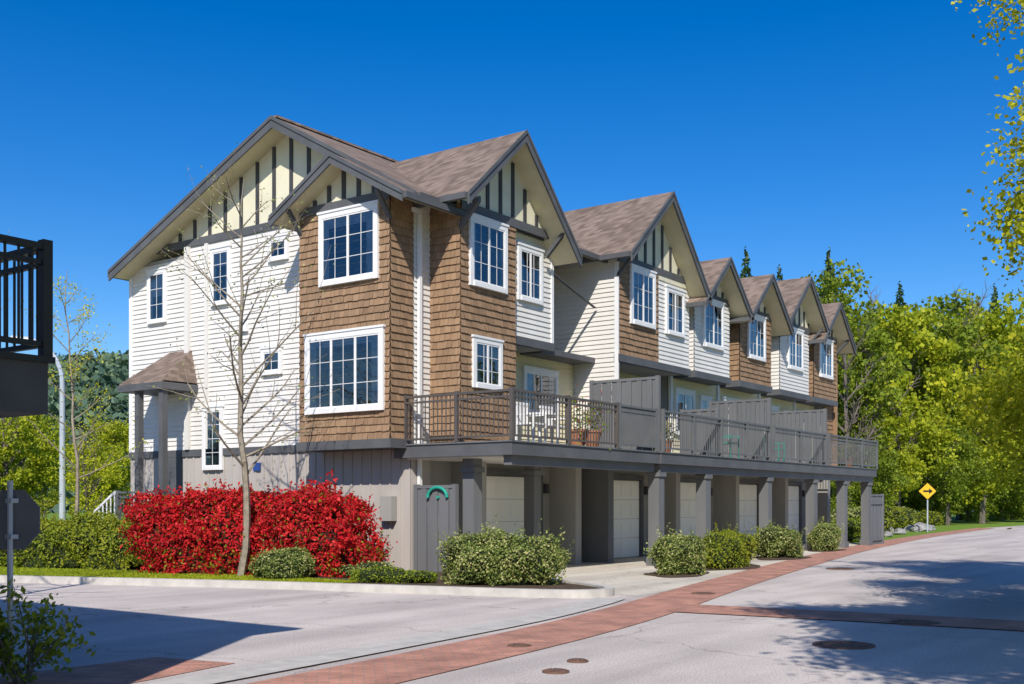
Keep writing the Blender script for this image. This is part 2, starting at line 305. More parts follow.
def railing(B,part,mat,p0,p1,z0,z1,sp=.115,bs=.018,first=True):
    x0,y0=p0;x1,y1=p1; L=math.hypot(x1-x0,y1-y0); ux,uy=(x1-x0)/L,(y1-y0)/L
    def seg(a,b,w,za,zb):
        nx,ny=-uy*w/2,ux*w/2
        A=[(x0+ux*a+nx,y0+uy*a+ny,za),(x0+ux*b+nx,y0+uy*b+ny,za),(x0+ux*b-nx,y0+uy*b-ny,za),(x0+ux*a-nx,y0+uy*a-ny,za)]
        B.hexa(part,mat,A,[(p[0],p[1],zb) for p in A])
    seg(0.042,L-.042,.07,z1-.05,z1); seg(.042,L-.042,.045,z1-.17,z1-.13); seg(.042,L-.042,.045,z0+.08,z0+.12)
    n=int(L/sp)
    for i in range(1,n): seg(i*L/n-bs/2,i*L/n+bs/2,bs,z0+.12,z1-.052)
    k=max(1,round(L/1.9))
    for i in range(0 if first else 1,k+1):
        a=i*L/k; seg(a-.04,a+.04,.08,z0,z1+.03)
def slats(B,part,mat,p0,p1,z0,z1,w=.135,gap=.012,th=.025):
    x0,y0=p0;x1,y1=p1; L=math.hypot(x1-x0,y1-y0); ux,uy=(x1-x0)/L,(y1-y0)/L
    def seg(a,b,t0,t1,za,zb):
        A=[(x0+ux*a-uy*t0,y0+uy*a+ux*t0,za),(x0+ux*b-uy*t0,y0+uy*b+ux*t0,za),(x0+ux*b-uy*t1,y0+uy*b+ux*t1,za),(x0+ux*a-uy*t1,y0+uy*a+ux*t1,za)]
        B.hexa(part,mat,A,[(p[0],p[1],zb) for p in A])
    n=int(L/(w+gap)); w=L/n-gap
    for i in range(n):
        o=.018*(i%2); seg(i*(w+gap),i*(w+gap)+w,o,o+th,z0,z1-.03)
    seg(0,L,-.02,.05,z1-.028,z1+.04); seg(0,L,-.03,-.002,z0+.15,z0+.25); seg(0,L,-.03,-.002,z1-.35,z1-.25)
    seg(-.05,.05,-.055,.055,z0-.0,z1+.06); seg(L-.05,L+.05,-.055,.055,z0,z1+.06)

# ================================================================ TOWNHOUSE ROW
B=Bld('townhouse_row')
XA=18.32; ZD=2.89
FE=F('x',XA); FB=F('x',17.6)
B.box('core','gwall',XA+.01,43.0,17.0,26.2,0.0,8.15)
B.box('core','gwall',XA+.012,18.95,15.98,17.02,0.0,8.2)
B.box('core','gwall',18.96,21.02,15.12,17.03,ZD,8.2)
B.box('core','gwall',21.02,22.9,15.32,17.02,5.46,8.21)
B.box('core','gwall',25.52,29.7,14.92,17.02,5.46,8.2)
B.box('core','gwall',29.7,42.99,15.62,17.02,ZD+.01,8.1)
B.box('core','gwall',21.0,29.7,16.32,17.01,ZD,5.46)
# ---- end facade
siding(B,FE,18.7,23.62,3.0,8.32)
siding(B,FE,23.78,26.25,3.0,8.05)
fbox(B,FE,'chase','siding',23.62,23.78,0,.12,3.0,8.32)
fbox(B,FE,'corner_boards','white',26.15,26.27,0,.05,2.95,8.0)
fbox(B,FE,'chase','siding',22.9,23.02,0,.07,3.0,8.32)
fbox(B,FE,'belly_band','trim',18.7,26.27,0,.06,2.82,3.0)
fbox(B,FE,'lower_wall','taupe',16.0,26.25,0,.01,0,2.82)
battens(B,F('x',XA-.01),16.0,26.2,0,2.82,'taupe',.3,.05)
window(B,FE,24.62,25.42,6.45,7.88,2,3,(),.09,(.2,.2),.5)
window(B,FE,22.0,22.78,6.66,8.12,2,4,(),.09,(.2,.2),.3)
window(B,FE,19.88,20.6,7.52,8.1,2,2,(),.09,(0,0),.3)
window(B,FE,20.1,20.85,4.75,5.4,2,2,(),.09,(0,0),.5)
window(B,FE,22.3,23.1,2.45,4.06,2,4,(),.09,(.2,.3),.4)
fbox(B,FE,'house_number','blue',20.9,21.15,.03,.06,2.4,2.6)
fbox(B,FE,'wall_vent','white',21.35,21.55,.02,.1,5.9,6.08); fbox(B,FE,'wall_vent','white',19.2,19.4,.02,.1,6.3,6.45)
fbox(B,FE,'meter_box','gwall',16.4,16.75,.03,.2,1.2,1.75)
# ---- bump out
B.box('core','gwall',17.61,18.5,15.985,18.74,3.0,8.2)
B.box('bay_underside','trim',17.54,18.31,15.9,18.82,2.80,3.0)
shingles(B,FB,15.96,18.76,3.0,8.2)
shingles(B,F('y',15.97),17.6,18.33,3.0,8.3)
siding(B,F('y',15.97),18.36,18.94,ZD,8.3)
fbox(B,F('y',15.97),'lower_wall','taupe',18.3,18.94,0,.01,0,2.8)
window(B,FB,16.26,18.08,6.5,8.14,4,3,(.5,),.11,(.16,.12),.18)
window(B,FB,16.1,18.53,3.62,5.42,6,3,(.33,.67),.12,(.12,.10),.12)
B.box('return_wall','shingle',17.6,18.32,18.72,18.76,3.0,8.2)
# ---- street facade bay 1
FY=F('y',15.1); FX1=F('x',18.94)
shingles(B,FX1,15.08,15.97,ZD,8.25); shingles(B,FY,18.93,21.03,ZD,8.2)
window(B,FY,19.22,20.63,6.48,8.05,4,3,(.5,),.11,(.12,.12))
window(B,FY,19.33,20.43,4.2,5.33,3,3,(.5,),.10,(.15,.15),.4)
FW=F('y',15.3)
siding(B,FW,21.03,22.9,5.62,8.0); fbox(B,FW,'belly_band','trim',21.03,22.92,-.1,.06,5.42,5.62)
window(B,FW,21.35,22.4,6.5,7.82,3,3,(.5,),.10,(.2,.15))
B.box('bay_side','siding',22.88,22.905,15.3,17.0,5.5,8.0)
fbox(B,FW,'corner_boards','white',21.03,21.11,.0,.05,5.62,8.0); fbox(B,FW,'corner_boards','white',22.82,22.92,0,.05,5.62,8.0)
fbox(B,FW,'frieze','cream',21.03,22.9,0,.04,8.0,8.25)
FR=F('y',16.3)
fbox(B,FR,'recess_wall','cream',21.03,25.5,0,.005,ZD,5.46)
siding(B,FR,21.04,25.5,ZD,5.46,'sidegrey')
window(B,FR,21.3,22.5,ZD+.05,5.1,2,1,(.5,),.08,(.2,.2))
window(B,FR,23.0,24.6,3.9,5.1,4,2,(.5,),.1,(.2,.2))
siding(B,F('y',17.0),22.9,25.5,5.4,8.2)
B.box('balcony_canopy','trim',22.91,25.48,15.6,16.98,5.42,5.56)
def spout(x,y,z0,z1,mat='white'): B.box('downspout',mat,x-.045,x+.045,y-.07,y,z0,z1)
spout(18.50,15.93,0.05,8.04); B.box('downspout','white',18.25,18.54,15.86,15.93,8.05,8.14)
B.hexa('downspout','trim',[(23.0,15.5,7.55),(23.08,15.5,7.55),(23.08,15.58,7.55),(23.0,15.58,7.55)],[(25.35,15.5,6.9),(25.43,15.5,6.9),(25.43,15.58,6.9),(25.35,15.58,6.9)])
# ---- unit 2
FX2=F('x',25.5); FY2=F('y',14.9)
siding(B,FX2,14.92,17.0,ZD,8.2); fbox(B,FX2,'corner_boards','white',14.86,14.98,0,.05,ZD,8.1)
B.box('core','gwall',25.51,25.6,14.95,17,ZD,8.19)
shingles(B,FY2,25.5,27.75,5.62,8.2)
fbox(B,FY2,'belly_band','trim',25.46,29.72,-.1,.06,5.42,5.62)
window(B,FY2,26.1,27.5,6.52,8.1,4,3,(.5,),.11,(.12,.12),.25)
siding(B,FY2,27.75,29.7,5.62,8.0); fbox(B,FY2,'frieze','cream',27.75,29.7,0,.04,8.0,8.25)
window(B,FY2,28.15,29.3,6.5,7.85,3,3,(.5,),.10,(.15,.15))
siding(B,FR,25.5,29.7,ZD,5.46,'sidegrey')
window(B,FR,26.0,27.2,ZD+.05,5.0,2,1,(.5,),.08,(.25,.2))
window(B,FR,27.8,29.4,3.8,5.1,4,2,(.5,),.1,(.2,.2))
# ---- units 3..6
FB3=F('y',15.6); FB4=F('y',14.9)
siding(B,FB3,29.7,43.0,ZD,8.0,'sidegrey')
for xc,kind,hw,zp in ((31.3,'w',1.25,9.2),(34.65,'b',1.3,9.25),(38.15,'w',1.4,9.75),(41.3,'b',1.25,9.3)):
    B.box('core','gwall',xc-hw+.02,xc+hw-.02,14.92,15.63,5.5,8.05)
    (shingles if kind=='b' else siding)(B,FB4,xc-hw,xc+hw,5.62,8.05)
    (shingles if kind=='b' else siding)(B,F('x',xc-hw),14.9,15.6,5.62,8.0)
    fbox(B,FB4,'belly_band','trim',xc-hw-.04,xc+hw+.04,-.68,.06,5.42,5.62)
    window(B,FB4,xc-.72,xc+.72,6.42,7.9,4,3,(.5,),.11,(.15,.12),.0 if kind=='w' else .35)
    window(B,FB3,xc-1.2,xc+.1,3.7,5.1,3,2,(.5,),.1,(.2,.15)); window(B,FB3,xc+.5,xc+1.3,ZD+.05,5.0,2,1,(),.08,(.2,.2))
    h=hw+.5
    gable(B,FB4,xc,zp,xc-h,zp-h*.92,xc+h,zp-h*.92,.6,-2.9,8.0,wallh=(xc-hw,xc+hw),bstep=.5,fas=.22)
    spout(xc-hw-.25,15.58,ZD,7.7)
B.box('end_wall','shingle',42.98,43.02,15.0,26,ZD,8.1)
shingles(B,F('y',15.2),42.0,43.0,ZD,8.0); B.box('core','gwall',42.02,42.97,15.22,15.6,ZD,8)
# ---- roofs
gable(B,FE,19.83,10.8,15.3,8.26,26.35,7.93,.6,-(43.4-XA),8.42,wallh=(18.0,25.9),bstep=.62,fas=.26)
gable(B,FB,17.25,9.28,15.15,8.12,19.2,8.18,.5,-1.6,8.28,wallh=(15.97,18.72),bstep=.46,fas=.22)
gable(B,FY,20.6,10.2,18.45,8.3,22.98,7.72,.6,-3.7,8.22,wallh=(18.95,22.4),bstep=.5,fas=.26)
gable(B,FY2,27.5,10.35,25.15,8.25,29.95,7.72,.6,-3.9,8.22,wallh=(25.5,29.5),bstep=.5,fas=.26)
B.box('ridge_cap','roof',17.75,43.3,19.72,19.94,10.78,10.83)
# ---- ground floor / garages
GY=F('y',16.0)
B.box('garage_wall','gwall',18.951,43.0,16.02,16.3,0,2.6)
doors=[(20.75,23.25),(26.3,28.6),(30.6,33.0),(34.9,37.3),(38.9,41.4)]
for a,b in doors:
    fbox(B,GY,'door_casing','trim',a-.14,a,-.02,.10,0,2.28); fbox(B,GY,'door_casing','trim',b,b+.14,-.02,.10,0,2.28); fbox(B,GY,'door_casing','trim',a-.14,b+.14,-.02,.105,2.28,2.42)
    for j in range(4):
        z0=.02+j*.56; fbox(B,GY,'garage_door','garage',a,b,-.02,.02,z0,z0+.55)
        for i in range(4):
            w=(b-a)/4; fbox(B,GY,'garage_door_panels','garage',a+i*w+.07,a+(i+1)*w-.07,.02,.035,z0+.09,z0+.46)
    B.box('wall_lamp','batten',b+.25,b+.38,15.86,16.02,1.85,2.1)
for x in (19.9,24.0,29.6,33.9,38.2,42.6):
    B.box('pier','gwall',x-.14,x+.14,15.2,16.02,0,2.55)
B.box('pier','column',25.0,25.28,14.9,16.0,0,2.55)
def deck(x0,x1,y0,y1):
    B.box('deck','trim',x0,x1,y0,y1,ZD-.30,ZD-.03); B.box('deck_boards','column',x0-.03,x1,y0-.03,y1,ZD-.03,ZD)
    B.box('deck_beam','column',x0+.15,x1-.05,y0+.12,y0+.32,ZD-.5,ZD-.30)
deck(18.07,24.4,13.05,16.28)
deck(24.41,41.6,13.0,16.28)
B.box('deck_soffit','decksoffit',18.2,41.5,13.4,16.0,ZD-.33,ZD-.301)
cols=[(18.68,14.55),(24.7,13.3),(27.4,13.3),(31.7,13.3),(35.6,13.3),(38.6,13.3),(41.3,13.3),(21.9,15.2)]
for x,y in cols:
    B.box('column','column',x-.15,x+.15,y-.15,y+.15,.0,ZD-.33)
    B.box('column_cap','column',x-.19,x+.19,y-.19,y+.19,ZD-.62,ZD-.51); B.box('column_base','column',x-.19,x+.19,y-.19,y+.19,0,.22)
slats(B,'carport_fence','column',(41.5,13.25),(43.1,13.25),0,1.9)
railing(B,'balcony_railing','railb',(18.07,15.95),(18.07,13.05),ZD,ZD+1.05)
railing(B,'balcony_railing','railb',(18.07,13.05),(22.3,13.05),ZD,ZD+1.05,first=False)
railing(B,'balcony_railing','rail',(22.4,13.05),(24.2,13.05),ZD,ZD+1.05,.06,.03)
railing(B,'balcony_railing','rail',(24.5,13.0),(31.3,13.0),ZD,ZD+1.05)
railing(B,'balcony_railing','rail',(31.6,13.0),(36.1,13.0),ZD,ZD+1.05)
railing(B,'balcony_railing','rail',(36.4,13.0),(41.6,13.0),ZD,ZD+1.05)
railing(B,'balcony_railing','rail',(41.6,13.0),(41.6,15.2),ZD,ZD+1.05,first=False)
for x in (24.35,31.45,36.25): slats(B,'privacy_screen','column',(x,13.07),(x,15.0),ZD,ZD+1.85)
slats(B,'privacy_screen','column',(27.9,13.12),(27.9,14.2),ZD,ZD+1.3)
slats(B,'side_gate','column',(18.35,14.76),(18.35,15.85),.05,1.95)
# porch on end facade
top=[(18.3,23.6,5.62),(18.3,24.5,5.62),(17.2,25.15,4.72),(17.2,23.35,4.72)]
B.hexa('porch_roof','roof',top,[(x,y,z-.08) for x,y,z in top])
t2=[(18.3,24.5,5.62),(18.3,25.15,4.72),(17.2,25.15,4.72)]
B.add('porch_roof','roof',t2+[(x,y,z-.08) for x,y,z in t2],[(0,1,2),(5,4,3),(0,2,5,3),(0,1,4,3),(1,2,5,4)])
B.add('porch_roof','roof',[(18.3,23.6,5.62),(17.2,23.35,4.72),(18.3,23.35,4.72)],[(0,1,2)])
B.box('porch_fascia','trim',17.16,18.3,23.32,25.17,4.50,4.68)
B.box('porch_post','trim',17.25,17.41,24.4,24.56,0.1,4.5); B.box('porch_post','trim',17.25,17.41,23.4,23.56,0.1,4.5)
B.box('porch_landing','kerb',17.2,18.3,23.3,25.2,.1,.9)
for i in range(5): B.box('porch_steps','kerb',17.25,18.25,25.21+i*.28,25.48+i*.28,.1,.9-.16*(i+0))
railing(B,'porch_railing','rail',(17.2,23.62),(17.2,25.2),.9,1.9)
def slope_rail(x,y0,z0,y1,z1):
    B.hexa('porch_railing','white',[(x,y0,z0),(x+.05,y0,z0),(x+.05,y1,z1),(x,y1,z1)],[(x,y0,z0+.07),(x+.05,y0,z0+.07),(x+.05,y1,z1+.07),(x,y1,z1+.07)])
    for i in range(9):
        t=i/8; y=y0+(y1-y0)*t; z=z0+(z1-z0)*t; B.box('porch_railing','white',x+.01,x+.035,y,y+.03,z-.85,z)
slope_rail(17.15,25.3,1.85,26.7,1.05)
fbox(B,FE,'entry_door','trim',24.0,24.95,.0,.055,.9,2.99)
B.done()

# ================================================================ NEIGHBOURING HOUSE (left edge)
N_=Bld('neighbouring_townhouse')
N_.box('house_body','siding',-6,3.0,6.6,14.6,0,6.6)
top=[(-6.3,6.3,6.6),(3.3,6.3,6.6),(1.5,10.5,8.0),(-6.3,10.5,8.0)]
N_.hexa('roof','roof',top,[(x,y,z-.12) for x,y,z in top])
top=[(-6.3,14.9,6.6),(3.3,14.9,6.6),(1.5,10.5,8.0),(-6.3,10.5,8.0)]
N_.hexa('roof','roof',top,[(x,y,z-.12) for x,y,z in top])
N_.add('roof','roof',[(3.3,6.3,6.6),(3.3,14.9,6.6),(1.5,10.5,8.0)],[(0,1,2)])
N_.box('deck','batten',3.01,4.83,8.0,11.5,2.30,2.70); N_.box('deck_cap','railk',3.01,4.87,7.96,11.53,2.70,2.75)
railing(N_,'railing','railk',(3.05,8.02),(4.82,8.02),2.75,3.64,.11,.016)
railing(N_,'railing','railk',(4.82,8.02),(4.82,11.5),2.75,3.64,.11,.016,first=False)
N_.box('deck_post','batten',4.55,4.75,11.2,11.4,0,2.3)
N_.done()

# ================================================================ GROUND
def poly(name,pts,z,mat,parent=None): return mk(name,[(x,y,z) for x,y in pts],[tuple(range(len(pts)))],mat,parent)
def smooth(pts,n=6):
    out=[];P=[pts[0]]+list(pts)+[pts[-1]]
    for i in range(1,len(P)-2):
        for k in range(n):
            t=k/n; a,b,c,d=[np.array(P[i+j],float) for j in(-1,0,1,2)]
            out.append(tuple(.5*((2*b)+(-a+c)*t+(2*a-5*b+4*c-d)*t*t+(-a+3*b-3*c+d)*t**3)))
    out.append(tuple(pts[-1])); return out
def offset(pts,w):
    P=np.array(pts,float); T=np.gradient(P,axis=0); T/=np.linalg.norm(T,axis=1)[:,None]+1e-9
    Nn=np.stack([-T[:,1],T[:,0]],1); return P+Nn*w
def ribbon(name,pts,w,z,mat,thick=0,n=6,z0=-.02):
    pts=smooth(pts,n); L=offset(pts,w/2); R=offset(pts,-w/2); k=len(pts); v=[];f=[]
    if thick==0:
        v=[(*p,z) for p in L]+[(*p,z) for p in R]; f=[(i,i+1,k+i+1,k+i) for i in range(k-1)]
    else:
        v=[(*p,z) for p in L]+[(*p,z) for p in R]+[(*p,z0) for p in L]+[(*p,z0) for p in R]
        for i in range(k-1): f+=[(i,i+1,k+i+1,k+i),(i,i+1,2*k+i+1,2*k+i),(k+i,k+i+1,3*k+i+1,3*k+i)]
        f+=[(0,k,3*k,2*k),(k-1,2*k-1,4*k-1,3*k-1)]
    return mk(name,v,f,mat)
poly('ground',[(-600,-600),(900,-600),(900,900),(-600,900)],-.03,M['lawn'])
poly('street',[(-30,1.4),(140,1.4),(140,11),(110,14),(90,15.6),(74,16.5),(55,15.0),(43.2,13.2),(43.2,16.1),(18,16.1),(14,24),(10,32),(6,60),(-30,60)],0.0,M['street'])
poly('driveway',[(16.4,9.2),(18.3,9.35),(25.7,10.85),(38.7,13.1),(43.2,13.3),(43.2,16.02),(17.9,16.02),(17.6,12)],.004,M['drive'])
stp=[(-5,6.2),(0,6.5),(6.7,6.98),(11,7.4),(14.5,8.0),(18.3,8.85),(25.7,10.35),(38.7,12.65),(55,14.7),(74,16.2)]
ribbon('brick_strip',stp,1.12,.010,M['brick'])
ribbon('brick_crossing',[(14.9,7.6),(15.2,5.0),(15.4,1.4)],1.25,.014,M['brick'])
ribbon('gutter_pavement',[(-2,7.45),(2,7.65),(6,7.95),(9,8.2),(12,8.5),(14.4,8.95),(15.7,9.3)],.5,.018,M['kerb'])
poly('brick_apron',[(-1,8.0),(6.0,8.4),(7.2,8.6),(7.0,9.6),(3,9.9),(-1,9.7)],.006,M['brick'])
poly('sidewalk',[(-30,-1.6),(140,-1.6),(140,1.3),(-30,1.3)],.10,M['kerb'])
kp=[(4,60),(7.5,36),(9.8,27),(11.85,21.35),(13.5,16.87),(14.5,13.4),(15.25,10.6),(15.75,9.75),(16.4,9.75),(17.1,10.8),(17.9,12.8),(18.3,14.6)]
ks=smooth(kp,6)
poly('planting_bed',ks+[(18.31,16),(18.31,30),(25,60)],.10,M['soil'])
ribbon('kerb',kp,.17,.135,M['kerb'],thick=1)
gl=[(7.6,36),(9.95,27),(12.0,21.35),(13.65,16.87),(14.35,14.4),(15.0,14.6),(15.2,17.5),(14.6,20.5),(14.0,24),(13.2,36)]
poly('lawn_strip',gl,.106,M['lawn'])
def bedpatch(cx,cy,a,b,ang):
    pts=[]
    for i in range(24):
        t=2*math.pi*i/24; q=1+.10*math.sin(3*t+cx)+.06*math.sin(5*t+cy); x,y=a*q*math.cos(t),b*q*math.sin(t); pts.append((cx+x*math.cos(ang)-y*math.sin(ang),cy+x*math.sin(ang)+y*math.cos(ang)))
    mk('planting_bed',[(x,y,.016) for x,y in pts]+[(cx,cy,.07)],[(i,(i+1)%24,24) for i in range(24)],M['soil'])
def manhole(x,y,r):
    m=Bld('manhole_cover',(0,0,0)); m.cyl('ring','iron',(x,y,.002),(x,y,.016),r,n=28); m.cyl('lid','iron',(x,y,.016),(x,y,.02),r*.86,n=28)
    for i in range(-3,4):
        w=math.sqrt(max(0,(r*.75)**2-(i*r*.22)**2)); m.box('ribs','iron',x-w,x+w,y+i*r*.22-.012,y+i*r*.22+.012,.02,.026)
    m.done()

# ================================================================ LEAVES
def leafobj(name,C,size,mat,parent=None,asp=.6,nrm=None):
    C=np.asarray(C,float); n=len(C)
    a=rng.normal(size=(n,3)); 
    if nrm is not None: a=a*.9+nrm*1.0
    a/=np.linalg.norm(a,axis=1)[:,None]
    b=rng.normal(size=(n,3)); b-=(b*a).sum(1)[:,None]*a; b/=np.linalg.norm(b,axis=1)[:,None]; c=np.cross(a,b)
    s=(size*rng.uniform(.55,1.25,n))[:,None]
    V=np.stack([C-b*s*.5,C+c*s*.5*asp,C+b*s*.5,C-c*s*.5*asp],1).reshape(-1,3)
    me=bpy.data.meshes.new(name); me.vertices.add(4*n); me.vertices.foreach_set('co',V.ravel())
    me.loops.add(4*n); me.loops.foreach_set('vertex_index',np.arange(4*n,dtype=np.int32))
    me.polygons.add(n); me.polygons.foreach_set('loop_start',np.arange(0,4*n,4,dtype=np.int32)); me.polygons.foreach_set('loop_total',np.full(n,4,dtype=np.int32))
    me.update(calc_edges=True); me.materials.append(mat)
    o=bpy.data.objects.new(name,me); link(o)
    if parent: o.parent=parent
    return o
def segmesh(name,segs,mat,parent=None,n=6):
    V=[];Fc=[]
    for p,q,r0,r1 in segs:
        d=(q-p); 
        if d.length<1e-5: continue
        d.normalize(); u=d.orthogonal().normalized(); w=d.cross(u); k=len(V)
        for c,r in((p,r0),(q,r1)):
            for i in range(n):
                t=2*math.pi*i/n; V.append(tuple(c+(u*math.cos(t)+w*math.sin(t))*r))
        Fc+=[(k+i,k+(i+1)%n,k+n+(i+1)%n,k+n+i) for i in range(n)]
    return mk(name,V,Fc,mat,parent)
def rv(): return Vector(rng.normal(size=3)).normalized()
def grow(p,d,L,r,lv,mx,segs,tips,wob=.18,up=.06,nch=2,spread=.8,steps=4,ratio=.62):
    ra=r
    for i in range(steps):
        d=(d+rv()*wob+Vector((0,0,up))).normalized(); q=p+d*(L/steps); rb=r*(1-(i+1)/steps*.6)
        segs.append((p.copy(),q.copy(),ra,rb)); p=q; ra=rb
        if lv<mx and i>=1:
            for _ in range(nch):
                ax=d.orthogonal().normalized(); ax.rotate(Matrix.Rotation(rng.uniform(0,6.28),3,d).to_quaternion())
                cd=(d*math.cos(spread)+ax*math.sin(spread)).normalized()
                grow(p,cd,L*ratio*rng.uniform(.75,1.2),rb*.62,lv+1,mx,segs,tips,wob,up,nch,spread,steps,ratio)
        if lv>=mx-1: tips.append(p.copy())
def cluster(tips,per,sig):
    T=np.array([tuple(t) for t in tips]); return np.repeat(T,per,0)+rng.normal(size=(len(T)*per,3))*sig

def near_tree(name,base,trunkh,L,crownoff,mx,per,sig,size,mat,seedv,nl=7,r=.2,keep=.6,low=.55,dzr=(.1,1.3)):
    global rng; rng=np.random.default_rng(seedv)
    E=empty(name,base); segs=[];tips=[]
    top=Vector((crownoff[0]*.3,crownoff[1]*.3,trunkh)); k=5
    for i in range(k):
        a=Vector((0,0,0)).lerp(top,i/k); b=Vector((0,0,0)).lerp(top,(i+1)/k); segs.append((a,b,r*(1-.07*i),r*(1-.07*(i+1))))
    for i in range(nl):
        t=2*math.pi*i/nl+rng.uniform(-.3,.3); dz=rng.uniform(*dzr)
        st=Vector((0,0,0)).lerp(top,rng.uniform(low,1.0))
        grow(st,Vector((math.cos(t)+crownoff[0]*.2,math.sin(t)+crownoff[1]*.2,dz)).normalized(),L*rng.uniform(.8,1.2),r*.45,0,mx,segs,tips)
    grow(top,Vector((0,0,1)),L*1.1,r*.6,0,mx,segs,tips)
    tips=[t for t in tips if rng.random()<keep]
    segmesh('branches',segs,M['bark'],E,5); leafobj('foliage',cluster(tips,per,sig),size,mat,E,.7)
    return E
near_tree('maple_tree',(18.6,-.95,.1),5.6,3.25,(0,.3),3,42,.17,.085,M['leafY'],29,nl=17,keep=.78,low=.28)
near_tree('maple_tree',(6.5,-3.0,.1),6.4,2.7,(.1,.1),3,12,.2,.14,M['leafY'],5,nl=9,keep=.85,low=.85,dzr=(.5,1.5))

def sapling(name,base,h,seed,nb,z0,leafn=0,lm=None,r=.075,bl=2.3):
    global rng; rng=np.random.default_rng(seed); E=empty(name,base); segs=[];tips=[]
    pts=[Vector((0,0,0))]; k=14
    for i in range(1,k+1): pts.append(Vector((pts[-1].x+rng.normal()*.03,pts[-1].y+rng.normal()*.03,h*i/k)))
    for i in range(k): segs.append((pts[i],pts[i+1],r*(1-.9*i/k),r*(1-.9*(i+1)/k)))
    for j in range(nb):
        t=z0+(0.95-z0)*j/nb; i=int(t*k); p=pts[i].lerp(pts[i+1],t*k-i); a=rng.uniform(0,6.28)
        d=Vector((math.cos(a),math.sin(a),rng.uniform(.35,.9))).normalized()
        grow(p,d,bl*(1-.62*(t-z0)/(1-z0))*rng.uniform(.6,1.15),r*.40*(1-.6*t),1,2,segs,tips,.10,.05,1,.6,4,.5)
    segmesh('branches',segs,M['barkl'],E,5)
    if leafn: leafobj('leaves',cluster(tips,leafn,.08),.06,lm,E)
    return E
sapling('young_tree',(14.75,17.45,.1),8.1,3,28,.25,2,M['leafV'],.09,2.5)
sapling('young_tree',(14.6,22.9,.1),6.9,9,20,.3,6,M['leafY'],.06,1.5)
sapling('bare_tree',(7.75,16.4,.0),10.5,21,28,.2,0,None,.09,2.6)

# shrubs
def shrub(name,cx,cy,rx,ry,h,mat,n,size,ang=0,core='core',box=False,z=.1,seed=1,lump=1.0,shoots=0,second=None):
    global rng; rng=np.random.default_rng(seed); E=empty(name,(cx,cy,z)); E.rotation_euler=(0,0,ang)
    S=np.array([rx,ry,h*.62]); ph=rng.uniform(0,6,8); pw=4.5 if box else 2.4
    def pn(D): return D/(np.sum(np.abs(D)**pw,1)**(1/pw))[:,None]
    def R(D):
        X,Y,Z=D[:,0]*rx,D[:,1]*ry,D[:,2]*h*.6
        return 1+lump*(.07*np.sin(X*3.1+ph[0]+Z*2)+.06*np.sin(Y*4+ph[1]+X*2.2)+.05*np.sin(X*7.3+ph[2])*np.cos(Z*8+ph[3])+.045*np.sin(Y*9+Z*7+ph[4])+.03*np.sin(X*14+ph[5]+Y*11))
    m=n*3; G=rng.normal(size=(m,3))
    if box:
        ar=np.array([ry*h*.6,rx*h*.6,rx*ry]); fa=rng.choice(3,m,p=ar/ar.sum()); G=rng.uniform(-1,1,(m,3)); G[np.arange(m),fa]=rng.choice([-1,1],m)
    D=pn(G); D=D[D[:,2]>-.62][:n]; n=len(D)
    rad=R(D)*(1-np.abs(rng.normal(size=n))*.07)+ (rng.random(n)<.10)*rng.uniform(0,.10,n)
    C=D*S*rad[:,None]; C[:,2]+=h*.40; keep=C[:,2]>.0; C=C[keep]
    nr=(D/S)[keep]; nr/=np.linalg.norm(nr,axis=1)[:,None]
    leafobj('foliage',C,size,mat,E,.55,nr)
    if shoots:
        k=rng.choice(len(D),shoots); d0=D[k]; d0=d0[d0[:,2]>.1]; base=d0*S*R(d0)[:,None]; base[:,2]+=h*.40
        dirn=d0*np.array([.5,.8,1]); dirn[:,2]+=.6; dirn/=np.linalg.norm(dirn,axis=1)[:,None]
        Ls=rng.uniform(.08,.34,len(d0)); P=[]
        for j in range(9): P.append(base+dirn*(Ls*j/9)[:,None]+rng.normal(size=base.shape)*.025)
        leafobj('shoots',np.concatenate(P),size,mat,E,.5)
    if second:
        pr=np.where(C[:,2]<h*.35,.22,.06); k=rng.random(len(C))<pr; leafobj('inner_leaves',C[k]*1.01,size,M[second],E,.55)
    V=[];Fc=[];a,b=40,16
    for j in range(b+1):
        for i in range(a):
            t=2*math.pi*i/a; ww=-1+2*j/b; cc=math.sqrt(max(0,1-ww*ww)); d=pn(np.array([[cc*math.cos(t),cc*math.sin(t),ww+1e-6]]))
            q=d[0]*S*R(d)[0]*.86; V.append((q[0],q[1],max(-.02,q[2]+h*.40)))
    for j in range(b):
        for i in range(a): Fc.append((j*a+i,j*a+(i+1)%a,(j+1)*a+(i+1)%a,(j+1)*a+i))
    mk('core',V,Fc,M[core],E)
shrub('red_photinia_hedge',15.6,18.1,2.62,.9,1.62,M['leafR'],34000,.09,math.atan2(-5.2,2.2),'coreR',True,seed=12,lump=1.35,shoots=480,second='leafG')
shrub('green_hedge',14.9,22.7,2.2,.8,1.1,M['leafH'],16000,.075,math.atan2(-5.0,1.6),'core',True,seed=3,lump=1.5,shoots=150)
shrub('green_hedge',13.5,27.2,3.0,1.0,1.5,M['leafH'],16000,.085,1.9,'core',True,seed=4,lump=1.5,shoots=150)
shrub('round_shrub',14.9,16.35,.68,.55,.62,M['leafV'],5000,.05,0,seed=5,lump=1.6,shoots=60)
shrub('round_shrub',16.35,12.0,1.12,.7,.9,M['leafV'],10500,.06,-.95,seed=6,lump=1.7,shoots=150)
shrub('low_groundcover',15.6,13.9,.9,.45,.25,M['leafG'],2500,.05,-1.2,seed=16,lump=2.5)
shrub('low_groundcover',16.0,15.2,.6,.4,.3,M['leafV'],1500,.05,-1.2,seed=17,lump=2.5)
